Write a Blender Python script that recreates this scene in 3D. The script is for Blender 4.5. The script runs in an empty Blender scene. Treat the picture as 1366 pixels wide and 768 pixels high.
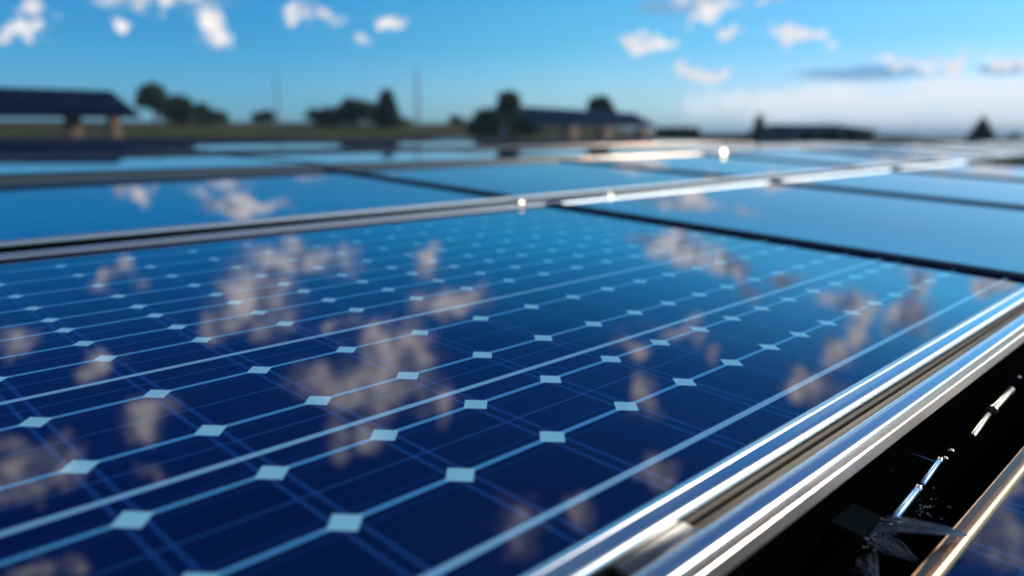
import bpy, bmesh, math, random
from mathutils import Vector, Matrix
random.seed(7)
R = math.radians
S = bpy.context.scene
COL = S.collection

# ------------------------------------------------------------------ camera
CAMZ = 1.6
cam = bpy.data.cameras.new('camera')
cam.sensor_width = 36.0
cam.lens = 27.578
cam.clip_start = 0.02
cam.clip_end = 20000
cam.dof.use_dof = True
cam.dof.focus_distance = 1.2
cam.dof.aperture_fstop = 1.5
camo = bpy.data.objects.new('camera', cam)
COL.objects.link(camo)
camo.location = (0, 0, CAMZ)
camo.rotation_euler = (R(90 - 11.137), 0, 0)
S.camera = camo

# ------------------------------------------------------------------ sun, sky, exposure
SUN_AZ, SUN_EL = 72.0, 22.0          # degrees clockwise from +Y, above the horizon
sd = Vector((math.sin(R(SUN_AZ)) * math.cos(R(SUN_EL)), math.cos(R(SUN_AZ)) * math.cos(R(SUN_EL)), math.sin(R(SUN_EL))))
sun = bpy.data.lights.new('sun', 'SUN')
sun.energy = 3.6
sun.angle = R(0.6)
sun.color = (1.0, 0.86, 0.70)
suno = bpy.data.objects.new('sun', sun)
COL.objects.link(suno)
suno.rotation_euler = (-sd).to_track_quat('-Z', 'Y').to_euler()
suno.location = sd * 50

S.view_settings.view_transform = 'Standard'
S.view_settings.look = 'None'
S.view_settings.gamma = 1.0
S.view_settings.use_curve_mapping = False
S.view_settings.exposure = 0.0
S.render.engine = 'CYCLES'
S.cycles.max_bounces = 8
S.cycles.glossy_bounces = 5
S.cycles.volume_bounces = 0
S.cycles.sample_clamp_indirect = 6.0
S.cycles.use_denoising = True

# clouds: azimuth, elevation, half width, half height in degrees, soft (a veil) or not
CLOUDS = [
    (-30.73, 7.26, 1.17, 0.46, 0),
    (-31.32, 5.96, 0.97, 0.47, 0),
    (-25.40, 6.83, 0.99, 0.58, 0),
    (-20.32, 6.72, 1.30, 1.11, 0),
    (-22.15, 8.27, 4.37, 0.36, 0),
    (-14.87, 7.49, 0.83, 0.57, 0),
    (-13.07, 8.22, 1.09, 0.43, 0),
    (-8.54, 6.84, 1.18, 0.78, 0),
    (-10.73, 6.65, 0.56, 0.34, 0),
    (12.92, 8.32, 2.69, 0.71, 0),
    (9.33, 5.99, 1.78, 0.64, 0),
    (19.43, 6.29, 1.75, 0.75, 0),
    (14.88, 6.44, 0.64, 0.38, 0),
    (13.37, 3.79, 1.74, 0.60, 0),
    (26.40, 4.62, 2.70, 0.34, 0),
    (28.83, 4.26, 0.88, 0.67, 0),
    (31.60, 4.45, 0.95, 0.40, 0),
    (17.27, 8.43, 1.18, 0.32, 0),
    (21.68, 1.85, 8.99, 1.20, 1),
    (29.42, 2.27, 5.70, 1.12, 1),
    (-19.76, 9.94, 1.72, 1.17, 0),
    (-17.56, 10.94, 2.29, 0.67, 0),
    (-25.37, 9.62, 0.90, 0.49, 0),
    (-17.93, 17.07, 3.15, 2.34, 0),
    (-20.03, 19.06, 1.54, 0.67, 0),
    (-15.03, 14.21, 4.00, 1.32, 0),
    (-26.60, 15.11, 1.14, 0.73, 0),
    (-27.87, 20.39, 1.01, 0.87, 0),
    (-25.07, 24.79, 1.74, 1.07, 0),
    (-33.33, 26.50, 3.31, 1.79, 0),
    (-33.38, 18.68, 0.90, 1.05, 0),
    (-4.26, 16.92, 3.13, 1.09, 0),
    (-7.83, 20.02, 3.43, 1.62, 0),
    (-9.74, 22.98, 5.50, 2.40, 0),
    (-6.93, 21.35, 2.02, 2.16, 0),
    (-10.24, 26.66, 2.63, 1.57, 0),
    (-3.57, 24.47, 0.77, 1.34, 0),
    (-12.61, 18.72, 1.65, 0.53, 0),
    (-5.24, 13.96, 0.84, 1.36, 0),
    (12.95, 11.77, 1.84, 1.06, 0),
    (16.76, 12.37, 1.79, 1.15, 0),
    (18.26, 13.65, 1.01, 0.41, 0),
    (21.23, 12.36, 1.21, 0.81, 0),
    (24.90, 14.12, 1.62, 0.99, 0),
    (25.87, 15.47, 1.15, 1.72, 0),
    (24.45, 17.03, 1.66, 1.24, 0),
    (23.21, 19.87, 2.19, 1.25, 0),
    (29.29, 11.54, 1.06, 1.19, 0),
    (28.85, 13.86, 1.51, 1.20, 0),
    (33.33, 11.37, 0.78, 0.77, 0),
    (9.98, 18.96, 1.40, 0.64, 0),
    (13.46, 17.65, 1.35, 0.64, 0),
    (15.51, 18.49, 0.70, 0.52, 0),
    (17.21, 18.86, 0.79, 0.68, 0),
    (11.87, 22.60, 0.85, 1.58, 0),
    (2.82, 32.47, 1.85, 2.28, 0),
    (7.93, 31.07, 1.21, 1.26, 0),
    (13.54, 28.15, 1.71, 1.27, 0),
    (-32.62, 32.26, 2.77, 0.86, 0),
    (-25.55, 28.50, 1.10, 0.71, 0),
    (36.75, 26.11, 2.51, 1.70, 0),
    (36.79, 22.85, 1.53, 1.08, 0),
]

DARK_CLOUDS = [(23.35, 3.81, 4.52, 0.47), (31.24, 3.81, 1.52, 0.35), (11.17, 8.37, 2.98, 0.52), (-21.93, 8.24, 4.38, 0.30), (-25.43, 7.93, 1.94, 0.30), (10.89, 11.35, 1.87, 0.43)]   # grey blue undersides


def nd(nt, typ, **kw):
    n = nt.nodes.new(typ)
    for k, v in kw.items():
        if k.startswith('i_'):
            n.inputs[k[2:].replace('_', ' ')].default_value = v
        else:
            setattr(n, k, v)
    return n


def mth(nt, op, a, b=None, c=None, clamp=False):
    n = nt.nodes.new('ShaderNodeMath')
    n.operation = op
    n.use_clamp = clamp
    for i, x in enumerate((a, b, c)):
        if x is None:
            continue
        if isinstance(x, (int, float)):
            n.inputs[i].default_value = x
        else:
            nt.links.new(x, n.inputs[i])
    return n.outputs[0]


def mixc(nt, fac, a, b, blend='MIX'):
    n = nt.nodes.new('ShaderNodeMix')
    n.data_type = 'RGBA'
    n.blend_type = blend
    for sock, x in ((n.inputs[0], fac), (n.inputs[6], a), (n.inputs[7], b)):
        if isinstance(x, (int, float)):
            sock.default_value = x
        elif isinstance(x, (tuple, list)):
            sock.default_value = (*x[:3], 1.0)
        else:
            nt.links.new(x, sock)
    return n.outputs[2]


def sstep(nt, x, lo, hi):
    n = nt.nodes.new('ShaderNodeMapRange')
    n.interpolation_type = 'SMOOTHSTEP'
    n.inputs[1].default_value = lo
    n.inputs[2].default_value = hi
    nt.links.new(x, n.inputs[0])
    return n.outputs[0]


W = bpy.data.worlds.new('World')
S.world = W
W.use_nodes = True
wt = W.node_tree
wt.nodes.clear()
L = wt.links.new
w_out = wt.nodes.new('ShaderNodeOutputWorld')
bg = wt.nodes.new('ShaderNodeBackground')
bg.inputs[1].default_value = 0.13
L(bg.outputs[0], w_out.inputs[0])
sky = wt.nodes.new('ShaderNodeTexSky')
sky.sky_type = 'NISHITA'
sky.sun_disc = False
sky.sun_elevation = R(SUN_EL)
sky.sun_rotation = R(SUN_AZ)
sky.air_density = 1.0
sky.dust_density = 0.4
sky.ozone_density = 2.5
SKY_TINT = (0.46, 0.98, 1.34)
sky_col = mixc(wt, 1.0, sky.outputs[0], SKY_TINT, 'MULTIPLY')
tc = wt.nodes.new('ShaderNodeTexCoord')
sep = wt.nodes.new('ShaderNodeSeparateXYZ')
L(tc.outputs['Generated'], sep.inputs[0])
az = mth(wt, 'MULTIPLY', mth(wt, 'ARCTAN2', sep.outputs[0], sep.outputs[1]), 57.29578)
el = mth(wt, 'MULTIPLY', mth(wt, 'ARCSINE', sep.outputs[2]), 57.29578)
comb = wt.nodes.new('ShaderNodeCombineXYZ')
L(az, comb.inputs[0])
L(el, comb.inputs[1])


def nd_grey(x):
    c = wt.nodes.new('ShaderNodeCombineColor')
    for k in range(3):
        L(x, c.inputs[k])
    return c.outputs[0]


def wnoise(scale, detail, rough=0.55, off=(0, 0, 0), src=None):
    m = nd(wt, 'ShaderNodeMapping')
    m.inputs[1].default_value = off
    L(src or tc.outputs['Generated'], m.inputs[0])
    n = nd(wt, 'ShaderNodeTexNoise')
    n.inputs['Scale'].default_value = scale
    n.inputs['Detail'].default_value = detail
    n.inputs['Roughness'].default_value = rough
    L(m.outputs[0], n.inputs['Vector'])
    return n


def ramp(x, stops):
    """colour by value; stops are (value, colour), values mapped to 0..1 over their own span"""
    lo, hi = stops[0][0], stops[-1][0]
    r = wt.nodes.new('ShaderNodeValToRGB')
    f = mth(wt, 'DIVIDE', mth(wt, 'SUBTRACT', x, lo), hi - lo, clamp=True)
    L(f, r.inputs[0])
    e = r.color_ramp.elements
    while len(e) > 1:
        e.remove(e[0])
    e[0].position = 0.0
    e[0].color = (*stops[0][1], 1)
    for v, c in stops[1:]:
        n = e.new((v - lo) / (hi - lo))
        n.color = (*c, 1)
    return r.outputs[0]


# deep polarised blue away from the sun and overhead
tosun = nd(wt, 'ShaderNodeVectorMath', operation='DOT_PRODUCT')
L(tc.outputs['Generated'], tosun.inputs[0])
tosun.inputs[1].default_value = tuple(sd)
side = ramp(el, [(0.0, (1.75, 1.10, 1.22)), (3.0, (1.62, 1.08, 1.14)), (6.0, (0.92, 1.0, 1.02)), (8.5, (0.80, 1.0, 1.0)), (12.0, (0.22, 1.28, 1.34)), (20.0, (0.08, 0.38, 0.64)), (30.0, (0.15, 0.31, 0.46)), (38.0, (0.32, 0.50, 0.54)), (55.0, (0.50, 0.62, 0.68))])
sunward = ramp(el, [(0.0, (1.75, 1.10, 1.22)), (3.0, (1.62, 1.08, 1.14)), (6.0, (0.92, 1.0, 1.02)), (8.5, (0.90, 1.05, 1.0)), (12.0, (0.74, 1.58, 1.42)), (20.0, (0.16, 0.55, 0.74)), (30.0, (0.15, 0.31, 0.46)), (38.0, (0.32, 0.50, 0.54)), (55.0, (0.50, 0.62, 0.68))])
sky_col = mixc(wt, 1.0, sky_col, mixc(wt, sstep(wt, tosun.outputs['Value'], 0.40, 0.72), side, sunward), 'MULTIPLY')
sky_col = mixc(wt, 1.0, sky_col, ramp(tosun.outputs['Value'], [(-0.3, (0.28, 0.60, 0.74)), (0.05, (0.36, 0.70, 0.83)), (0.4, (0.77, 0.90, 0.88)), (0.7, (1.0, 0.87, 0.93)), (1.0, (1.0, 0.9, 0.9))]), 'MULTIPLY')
wn = wnoise(19.0, 7.0, 0.68)
warp = nd(wt, 'ShaderNodeVectorMath', operation='MULTIPLY_ADD')
L(wn.outputs['Color'], warp.inputs[0])
warp.inputs[1].default_value = (7.6, 6.4, 0.0)
cen = nd(wt, 'ShaderNodeVectorMath', operation='ADD')
L(comb.outputs[0], cen.inputs[0])
cen.inputs[1].default_value = (-3.8, -3.2, 0.0)
L(cen.outputs[0], warp.inputs[2])
P = warp.outputs[0]
fine = wnoise(30.0, 8.0, 0.64)
fine_v = mth(wt, 'SUBTRACT', fine.outputs[0], 0.5)


warp2 = nd(wt, 'ShaderNodeVectorMath', operation='MULTIPLY_ADD')
L(wn.outputs['Color'], warp2.inputs[0])
warp2.inputs[1].default_value = (3.0, 0.9, 0.0)
cen2 = nd(wt, 'ShaderNodeVectorMath', operation='ADD')
L(comb.outputs[0], cen2.inputs[0])
cen2.inputs[1].default_value = (-1.5, -0.45, 0.0)
L(cen2.outputs[0], warp2.inputs[2])


def blob_field(items, k, P=P):
    cur = None
    src = P
    for i, (a, e, rx, ry) in enumerate(items):
        if i % 5 == 4:          # a dependency between batches keeps the shader's stack small
            q = nd(wt, 'ShaderNodeVectorMath', operation='MULTIPLY_ADD')
            L(cur, q.inputs[0])
            q.inputs[1].default_value = (1e-7, 1e-7, 0)
            L(P, q.inputs[2])
            src = q.outputs[0]
        m = nd(wt, 'ShaderNodeMapping')
        m.inputs[1].default_value = (-a / rx, -e / ry, 0)
        m.inputs[3].default_value = (1 / rx, 1 / ry, 0)
        L(src, m.inputs[0])
        ln = nd(wt, 'ShaderNodeVectorMath', operation='LENGTH')
        L(m.outputs[0], ln.inputs[0])
        d = ln.outputs['Value']
        cur = d if cur is None else mth(wt, 'SMOOTH_MIN', cur, d, k)
    return cur


hard = blob_field([c[:4] for c in CLOUDS if not c[4]], 0.25)
veil = blob_field([c[:4] for c in CLOUDS if c[4]], 0.4, warp2.outputs[0])
field = mth(wt, 'ADD', hard, mth(wt, 'MULTIPLY', fine_v, 1.8))
mask = mth(wt, 'MULTIPLY', sstep(wt, field, 1.22, 0.40), 0.94)
vmask = mth(wt, 'MULTIPLY', sstep(wt, mth(wt, 'ADD', veil, mth(wt, 'MULTIPLY', fine_v, 2.3)), 1.5, 0.35), 1.0)
# scattered clouds over the rest of the sky, outside the part described by CLOUDS
far_n = wnoise(5.0, 7.0, 0.6, (3.1, 1.7, 0.4))
rest = mth(wt, 'MAXIMUM', sstep(wt, el, 36.0, 44.0), sstep(wt, mth(wt, 'ABSOLUTE', az), 38.0, 46.0))
rest = mth(wt, 'MULTIPLY', rest, sstep(wt, far_n.outputs[0], 0.52, 0.62))
mask = mth(wt, 'MAXIMUM', mask, rest)
# light from the sun's side: the cloud noise against itself, shifted towards the sun
fs = wnoise(22.0, 5.0, 0.55, tuple(sd * -0.018))
f0 = wnoise(22.0, 5.0, 0.55)
relief = mth(wt, 'MULTIPLY_ADD', mth(wt, 'SUBTRACT', f0.outputs[0], fs.outputs[0]), 7.5, 0.56, clamp=True)
core = sstep(wt, field, 0.9, 0.2)
relief = mth(wt, 'MAXIMUM', relief, mth(wt, 'MULTIPLY', sstep(wt, el, 11.0, 7.0), 0.72))
lit = mth(wt, 'MULTIPLY', relief, mth(wt, 'MULTIPLY_ADD', core, 0.15, 0.85))
CLOUD_LIT = (9.2, 8.5, 8.1)
CLOUD_SHADE = (2.2, 2.6, 3.6)
cl = mixc(wt, lit, CLOUD_SHADE, CLOUD_LIT)
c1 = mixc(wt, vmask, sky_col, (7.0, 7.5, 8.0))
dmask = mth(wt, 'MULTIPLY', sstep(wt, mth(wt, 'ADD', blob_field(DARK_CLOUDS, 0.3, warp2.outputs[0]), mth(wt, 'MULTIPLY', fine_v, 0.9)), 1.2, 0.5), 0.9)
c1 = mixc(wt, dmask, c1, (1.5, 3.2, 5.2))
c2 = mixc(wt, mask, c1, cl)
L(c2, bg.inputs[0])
W.cycles.sampling_method = 'MANUAL'
W.cycles.sample_map_resolution = 1024

# ------------------------------------------------------------------ helpers
def nmat(name):
    m = bpy.data.materials.new(name)
    m.use_nodes = True
    nt = m.node_tree
    return m, nt, nt.nodes['Principled BSDF']


def simple(name, col, rough=0.6, metal=0.0, spec=0.5, var=0.12, vscale=6.0, bump=0.0, rvar=0.0, **kw):
    m, nt, b = nmat(name)
    tcn = nd(nt, 'ShaderNodeTexCoord')
    n = nd(nt, 'ShaderNodeTexNoise')
    n.inputs['Scale'].default_value = vscale
    n.inputs['Detail'].default_value = 5
    nt.links.new(tcn.outputs['Object'], n.inputs['Vector'])
    lo = tuple(c * (1 - var) for c in col)
    hi = tuple(min(1, c * (1 + var)) for c in col)
    nt.links.new(mixc(nt, n.outputs[0], lo, hi), b.inputs['Base Color'])
    b.inputs['Roughness'].default_value = rough
    if rvar:
        nt.links.new(mth(nt, 'MULTIPLY_ADD', n.outputs[0], rvar, rough - rvar / 2), b.inputs['Roughness'])
    b.inputs['Metallic'].default_value = metal
    b.inputs['Specular IOR Level'].default_value = spec
    if bump:
        bp = nd(nt, 'ShaderNodeBump')
        bp.inputs['Strength'].default_value = bump
        nt.links.new(n.outputs[0], bp.inputs['Height'])
        nt.links.new(bp.outputs[0], b.inputs['Normal'])
    for k, v in kw.items():
        b.inputs[k.replace('_', ' ')].default_value = v
    return m


def brushed(name, col, rough, axis=0, streak=0.10):
    """drawn metal: fine streaks along the extrusion"""
    m, nt, b = nmat(name)
    tcn = nd(nt, 'ShaderNodeTexCoord')
    mp = nd(nt, 'ShaderNodeMapping')
    sc = [900.0, 900.0, 900.0]
    sc[axis] = 3.0
    mp.inputs[3].default_value = sc
    nt.links.new(tcn.outputs['Object'], mp.inputs[0])
    n = nd(nt, 'ShaderNodeTexNoise')
    n.inputs['Scale'].default_value = 1.0
    n.inputs['Detail'].default_value = 3
    nt.links.new(mp.outputs[0], n.inputs['Vector'])
    n2 = nd(nt, 'ShaderNodeTexNoise')
    n2.inputs['Scale'].default_value = 22.0
    n2.inputs['Detail'].default_value = 6
    nt.links.new(tcn.outputs['Object'], n2.inputs['Vector'])
    smut = sstep(nt, n2.outputs[0], 0.58, 0.85)
    c = mixc(nt, smut, col, tuple(x * 0.88 for x in col))
    nt.links.new(c, b.inputs['Base Color'])
    r = mth(nt, 'MULTIPLY_ADD', n.outputs[0], streak, rough - streak / 2)
    r = mth(nt, 'MULTIPLY_ADD', smut, 0.05, r)
    nt.links.new(r, b.inputs['Roughness'])
    b.inputs['Metallic'].default_value = 1.0
    bp = nd(nt, 'ShaderNodeBump')
    bp.inputs['Strength'].default_value = 0.05
    bp.inputs['Distance'].default_value = 0.0004
    nt.links.new(n.outputs[0], bp.inputs['Height'])
    nt.links.new(bp.outputs[0], b.inputs['Normal'])
    return m


C = 0.156                                   # one solar cell, metres
DROWS = [0.0, 0.93, 1.92, 2.99, 4.28, 4.92, 5.55, 6.08, 6.75, 7.5, 8.3, 9.1]
PROWS = [-0.82, 1.28, 3.60]
FINE = [0.46, 1.60, 2.45, 3.30, 3.95, 4.60, 5.24, 5.82, 6.42, 7.1]


def cell_material(name='solar_glass', plain=False):
    m, nt, b = nmat(name)
    uvn = nd(nt, 'ShaderNodeUVMap')
    uvn.uv_map = 'cells'
    sp = nd(nt, 'ShaderNodeSeparateXYZ')
    nt.links.new(uvn.outputs[0], sp.inputs[0])
    u, v = sp.outputs[0], sp.outputs[1]
    du = mth(nt, 'ABSOLUTE', mth(nt, 'SUBTRACT', u, mth(nt, 'ROUND', u)))

    def nearest(rows):
        cur = None
        for r in rows:
            d = mth(nt, 'ABSOLUTE', mth(nt, 'SUBTRACT', v, r))
            cur = d if cur is None else mth(nt, 'MINIMUM', cur, d)
        return cur
    dD, dP = nearest(DROWS), nearest(PROWS)
    size = nd(nt, 'ShaderNodeMapRange')          # smaller corner cuts on the rear cells
    nt.links.new(v, size.inputs[0])
    for i_, x_ in enumerate((2.0, 8.0, 0.0, 0.045)):
        size.inputs[i_ + 1].default_value = x_
    diamond = sstep(nt, mth(nt, 'ADD', mth(nt, 'ADD', du, dD), size.outputs[0]), 0.150, 0.136)
    mid = sstep(nt, nearest(FINE), 0.014, 0.008)
    lineD = sstep(nt, dD, 0.030, 0.022)
    lineP = sstep(nt, dP, 0.040, 0.030)
    dbl = sstep(nt, mth(nt, 'ABSOLUTE', mth(nt, 'SUBTRACT', du, 0.066)), 0.026, 0.018)
    inner = sstep(nt, mth(nt, 'ABSOLUTE', mth(nt, 'SUBTRACT', dD, 0.11)), 0.016, 0.010)
    # every cell its own faint shade, faint crystal mottling, thin finger lines
    cell = nd(nt, 'ShaderNodeCombineXYZ')
    nt.links.new(mth(nt, 'FLOOR', u), cell.inputs[0])
    nt.links.new(mth(nt, 'FLOOR', v), cell.inputs[1])
    wn_ = nd(nt, 'ShaderNodeTexWhiteNoise')
    nt.links.new(cell.outputs[0], wn_.inputs[0])
    mot = nd(nt, 'ShaderNodeTexNoise')
    mot.inputs['Scale'].default_value = 2.2
    mot.inputs['Detail'].default_value = 4
    nt.links.new(uvn.outputs[0], mot.inputs['Vector'])
    base = mixc(nt, wn_.outputs[0], (0.0006, 0.0034, 0.044), (0.0008, 0.0048, 0.058))
    base = mixc(nt, mth(nt, 'MULTIPLY', mot.outputs[0], 0.5), base, (0.0006, 0.0040, 0.066))
    base = mixc(nt, mth(nt, 'MULTIPLY', inner, 0.25), base, (0.010, 0.055, 0.25))
    base = mixc(nt, mth(nt, 'MULTIPLY', dbl, 0.55), base, (0.012, 0.065, 0.28))
    base = mixc(nt, mth(nt, 'MULTIPLY', mid, 0.5), base, (0.02, 0.11, 0.36))
    base = mixc(nt, lineD, base, (0.010, 0.05, 0.14) if plain else (0.07, 0.31, 0.60))
    base = mixc(nt, lineP, base, (0.012, 0.06, 0.16) if plain else (0.20, 0.48, 0.72))
    if not plain:
        base = mixc(nt, diamond, base, (0.27, 0.65, 0.82))
    tcn = nd(nt, 'ShaderNodeTexCoord')
    spk = nd(nt, 'ShaderNodeTexVoronoi')
    spk.inputs['Scale'].default_value = 55.0
    nt.links.new(tcn.outputs['Object'], spk.inputs['Vector'])
    few = nd(nt, 'ShaderNodeSeparateColor')
    nt.links.new(spk.outputs['Color'], few.inputs[0])
    speck = mth(nt, 'MULTIPLY', sstep(nt, spk.outputs['Distance'], 0.055, 0.03), sstep(nt, few.outputs[0], 0.86, 0.9))
    base = mixc(nt, mth(nt, 'MULTIPLY', speck, 0.30), base, (0.20, 0.20, 0.20))
    nt.links.new(base, b.inputs['Base Color'])
    dust = nd(nt, 'ShaderNodeTexNoise')
    dust.inputs['Scale'].default_value = 3.0
    dust.inputs['Detail'].default_value = 7
    nt.links.new(tcn.outputs['Object'], dust.inputs['Vector'])
    nt.links.new(mth(nt, 'MULTIPLY_ADD', sstep(nt, dust.outputs[0], 0.45, 0.8), 0.05, 0.012), b.inputs['Roughness'])
    b.inputs['IOR'].default_value = 1.64
    return m


M = {
    'glass': cell_material(),
    'plain_glass': cell_material('black_cell_glass', True),
    'rail_side': brushed('satin_rail_side', (0.72, 0.69, 0.66), 0.42, streak=0.14),
    'silver': brushed('brushed_aluminium', (0.77, 0.79, 0.77), 0.22),
    'rail': brushed('rail_aluminium', (0.78, 0.78, 0.76), 0.24, streak=0.02),
    'dark': simple('dark_shaded_frame', (0.006, 0.012, 0.030), 0.45, 0.0, spec=0.15, var=0.3, vscale=30),
    'satin': brushed('satin_aluminium', (0.42, 0.50, 0.56), 0.46),
    'groove': simple('groove_reflection_brown', (0.030, 0.023, 0.019), 0.55, 0.0, spec=0.12, var=0.3, vscale=25),
    'bronze': brushed('bronze_anodised_frame', (0.42, 0.245, 0.125), 0.24),
    'fascia': brushed('dull_aluminium_fascia', (0.17, 0.145, 0.125), 0.20, streak=0.04),
    'back': simple('black_backsheet', (0.010, 0.011, 0.014), 0.5),
    'black': simple('black_plastic_and_shade', (0.0015, 0.0015, 0.0018), 0.7, spec=0.0, var=0.4, vscale=40),  # real plastic parts, and the black put in as shade in the gaps
    'steel': simple('galvanised_steel', (0.45, 0.46, 0.48), 0.42, 1.0, var=0.25, vscale=14, rvar=0.2),
    'clamp': simple('dull_clamp_metal', (0.20, 0.19, 0.19), 0.36, 1.0, var=0.25, vscale=40),
    'bolt': simple('polished_bolt', (0.85, 0.84, 0.82), 0.16, 1.0, var=0.05),
    'copper': simple('warm_polished_steel', (0.86, 0.74, 0.60), 0.22, 1.0, var=0.15, vscale=60),
    'blue_steel': simple('blued_steel', (0.16, 0.33, 0.60), 0.30, 0.9, var=0.2, vscale=60),
    'concrete': simple('concrete', (0.22, 0.165, 0.125), 0.9, var=0.25, vscale=5, bump=0.2),
    'roofdark': simple('dark_roof_metal', (0.035, 0.045, 0.07), 0.55, 0.2, var=0.25, vscale=3),
    'wood': simple('bark', (0.07, 0.05, 0.035), 0.95, var=0.4, vscale=8, bump=0.4),
    'pole': simple('weathered_pole', (0.22, 0.24, 0.27), 0.7, 0.3, var=0.2),
}


def foliage(name, a, b_):
    m, nt, b = nmat(name)
    g = nd(nt, 'ShaderNodeNewGeometry')
    nt.links.new(mixc(nt, g.outputs['Random Per Island'], a, b_), b.inputs['Base Color'])
    b.inputs['Roughness'].default_value = 0.75
    b.inputs['Specular IOR Level'].default_value = 0.25
    return m


M['leaf'] = foliage('broad_leaves', (0.012, 0.035, 0.008), (0.045, 0.085, 0.020))
M['conifer'] = foliage('conifer_needles', (0.010, 0.026, 0.010), (0.026, 0.055, 0.020))
M['hedge'] = foliage('hedge_leaves', (0.014, 0.036, 0.010), (0.040, 0.075, 0.020))


class MB:
    def __init__(self):
        self.bm = bmesh.new()

    def box(self, x0, x1, y0, y1, z0, z1, bevel=0.0, seg=2):
        b = bmesh.new()
        r = bmesh.ops.create_cube(b, size=1.0)
        for v in b.verts:
            v.co = Vector((x0 + (v.co.x + .5) * (x1 - x0), y0 + (v.co.y + .5) * (y1 - y0), z0 + (v.co.z + .5) * (z1 - z0)))
        if bevel:
            bmesh.ops.bevel(b, geom=b.edges[:], offset=bevel, segments=seg, profile=0.5, affect='EDGES')
        self.merge(b)
        return self

    def merge(self, b, mat=None):
        if mat is not None:
            b.transform(mat)
        me = bpy.data.meshes.new('tmp')
        b.to_mesh(me)
        b.free()
        self.bm.from_mesh(me)
        bpy.data.meshes.remove(me)

    def prism(self, prof, x0, x1):
        """profile in (y, z), extruded along x"""
        n = len(prof)
        a = [self.bm.verts.new((x0, y, z)) for y, z in prof]
        c = [self.bm.verts.new((x1, y, z)) for y, z in prof]
        for i in range(n):
            j = (i + 1) % n
            self.bm.faces.new((a[i], a[j], c[j], c[i]))
        self.bm.faces.new(a[::-1])
        self.bm.faces.new(c)
        return self

    def tube(self, pts, rads, n=10, caps=True):
        pts = [Vector(p) for p in pts]
        if isinstance(rads, (int, float)):
            rads = [rads] * len(pts)
        rings = []
        for i, p in enumerate(pts):
            t = (pts[min(i + 1, len(pts) - 1)] - pts[max(i - 1, 0)])
            t.normalize()
            up = Vector((0, 0, 1)) if abs(t.z) < 0.9 else Vector((1, 0, 0))
            a = t.cross(up).normalized()
            b = t.cross(a)
            rings.append([self.bm.verts.new(p + (a * math.cos(k * 2 * math.pi / n) + b * math.sin(k * 2 * math.pi / n)) * rads[i]) for k in range(n)])
        for r0, r1 in zip(rings, rings[1:]):
            for k in range(n):
                self.bm.faces.new((r0[k], r0[(k + 1) % n], r1[(k + 1) % n], r1[k]))
        if caps:
            self.bm.faces.new(rings[0][::-1])
            self.bm.faces.new(rings[-1])
        return self

    def dome(self, c, r, h=None, seg=16, rings=8):
        b = bmesh.new()
        bmesh.ops.create_uvsphere(b, u_segments=seg, v_segments=rings, radius=r)
        for v in b.verts:
            v.co.z *= (h or r) / r
        bmesh.ops.translate(b, verts=b.verts[:], vec=c)
        self.merge(b)
        return self

    def build(self, name, mat, parent=None, smooth=True, loc=None):
        bmesh.ops.recalc_face_normals(self.bm, faces=self.bm.faces[:])
        me = bpy.data.meshes.new(name)
        self.bm.to_mesh(me)
        self.bm.free()
        me.materials.append(mat)
        if smooth:
            me.shade_smooth()
            me.set_sharp_from_angle(angle=R(38))
        o = bpy.data.objects.new(name, me)
        COL.objects.link(o)
        if parent:
            o.parent = parent
        if loc is not None:
            o.location = loc
        return o


def tag(o, label=None, cat=None, group=None, kind=None):
    if label:
        o['label'] = label
    if cat:
        o['category'] = cat
    if group:
        o['group'] = group
    if kind:
        o['kind'] = kind
    return o


def thing(name, label, cat, mat=None, group=None):
    o = bpy.data.objects.new(name, None)
    o.empty_display_size = 0.1
    COL.objects.link(o)
    if mat is not None:
        o.matrix_world = mat
    return tag(o, label, cat, group)


def dup(root, mat, label=None, group=None):
    r = root.copy()
    COL.objects.link(r)
    r.matrix_world = mat
    if label:
        r['label'] = label
    if group:
        r['group'] = group
    for ch in list(root.children):
        c = ch.copy()
        COL.objects.link(c)
        c.parent = r
        for g in ch.children:
            d = g.copy()
            COL.objects.link(d)
            d.parent = c
    return r


# ------------------------------------------------------------------ the two axes of the solar array
U = Vector((0.70074688, 0.71339649, 0.00438915)).normalized()
V = Vector((-0.71255398, 0.69959152, 0.05327785)).normalized()
N = U.cross(V).normalized()
V = N.cross(U)
O = Vector((-0.16880955, 0.73163405, -0.38482784 + CAMZ))


def frame_mat(p, u=U, v=V):
    n = u.cross(v).normalized()
    m = Matrix((u, v, n)).transposed().to_4x4()
    m.translation = p
    return m


def PA(u, v, h=0.0):
    """cells along the array axes, metres above the glass"""
    return O + U * (u * C) + V * (v * C) + N * h


UH = Vector((U.x, U.y, 0)).normalized()
VH = Vector((-UH.y, UH.x, 0))

# ------------------------------------------------------------------ terrain
def smooth(a, b, x):
    t = max(0.0, min(1.0, (x - a) / (b - a)))
    return t * t * (3 - 2 * t)


def ground_z(x, y):
    d = math.hypot(x, y)
    a = math.degrees(math.atan2(x, y))
    front = smooth(75, 50, abs(a))
    left = 1 - smooth(2, 17, a)
    z = (2.38 * left + 1.15 * (1 - left)) * smooth(14, 62, d) * front
    z -= (z + 7.0) * smooth(75, 420, d) * (1 - left * 0.72) * front
    z += 0.06 * math.sin(x * 0.31 + 1.0) * math.sin(y * 0.23) * smooth(10, 25, d)
    return z


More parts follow.
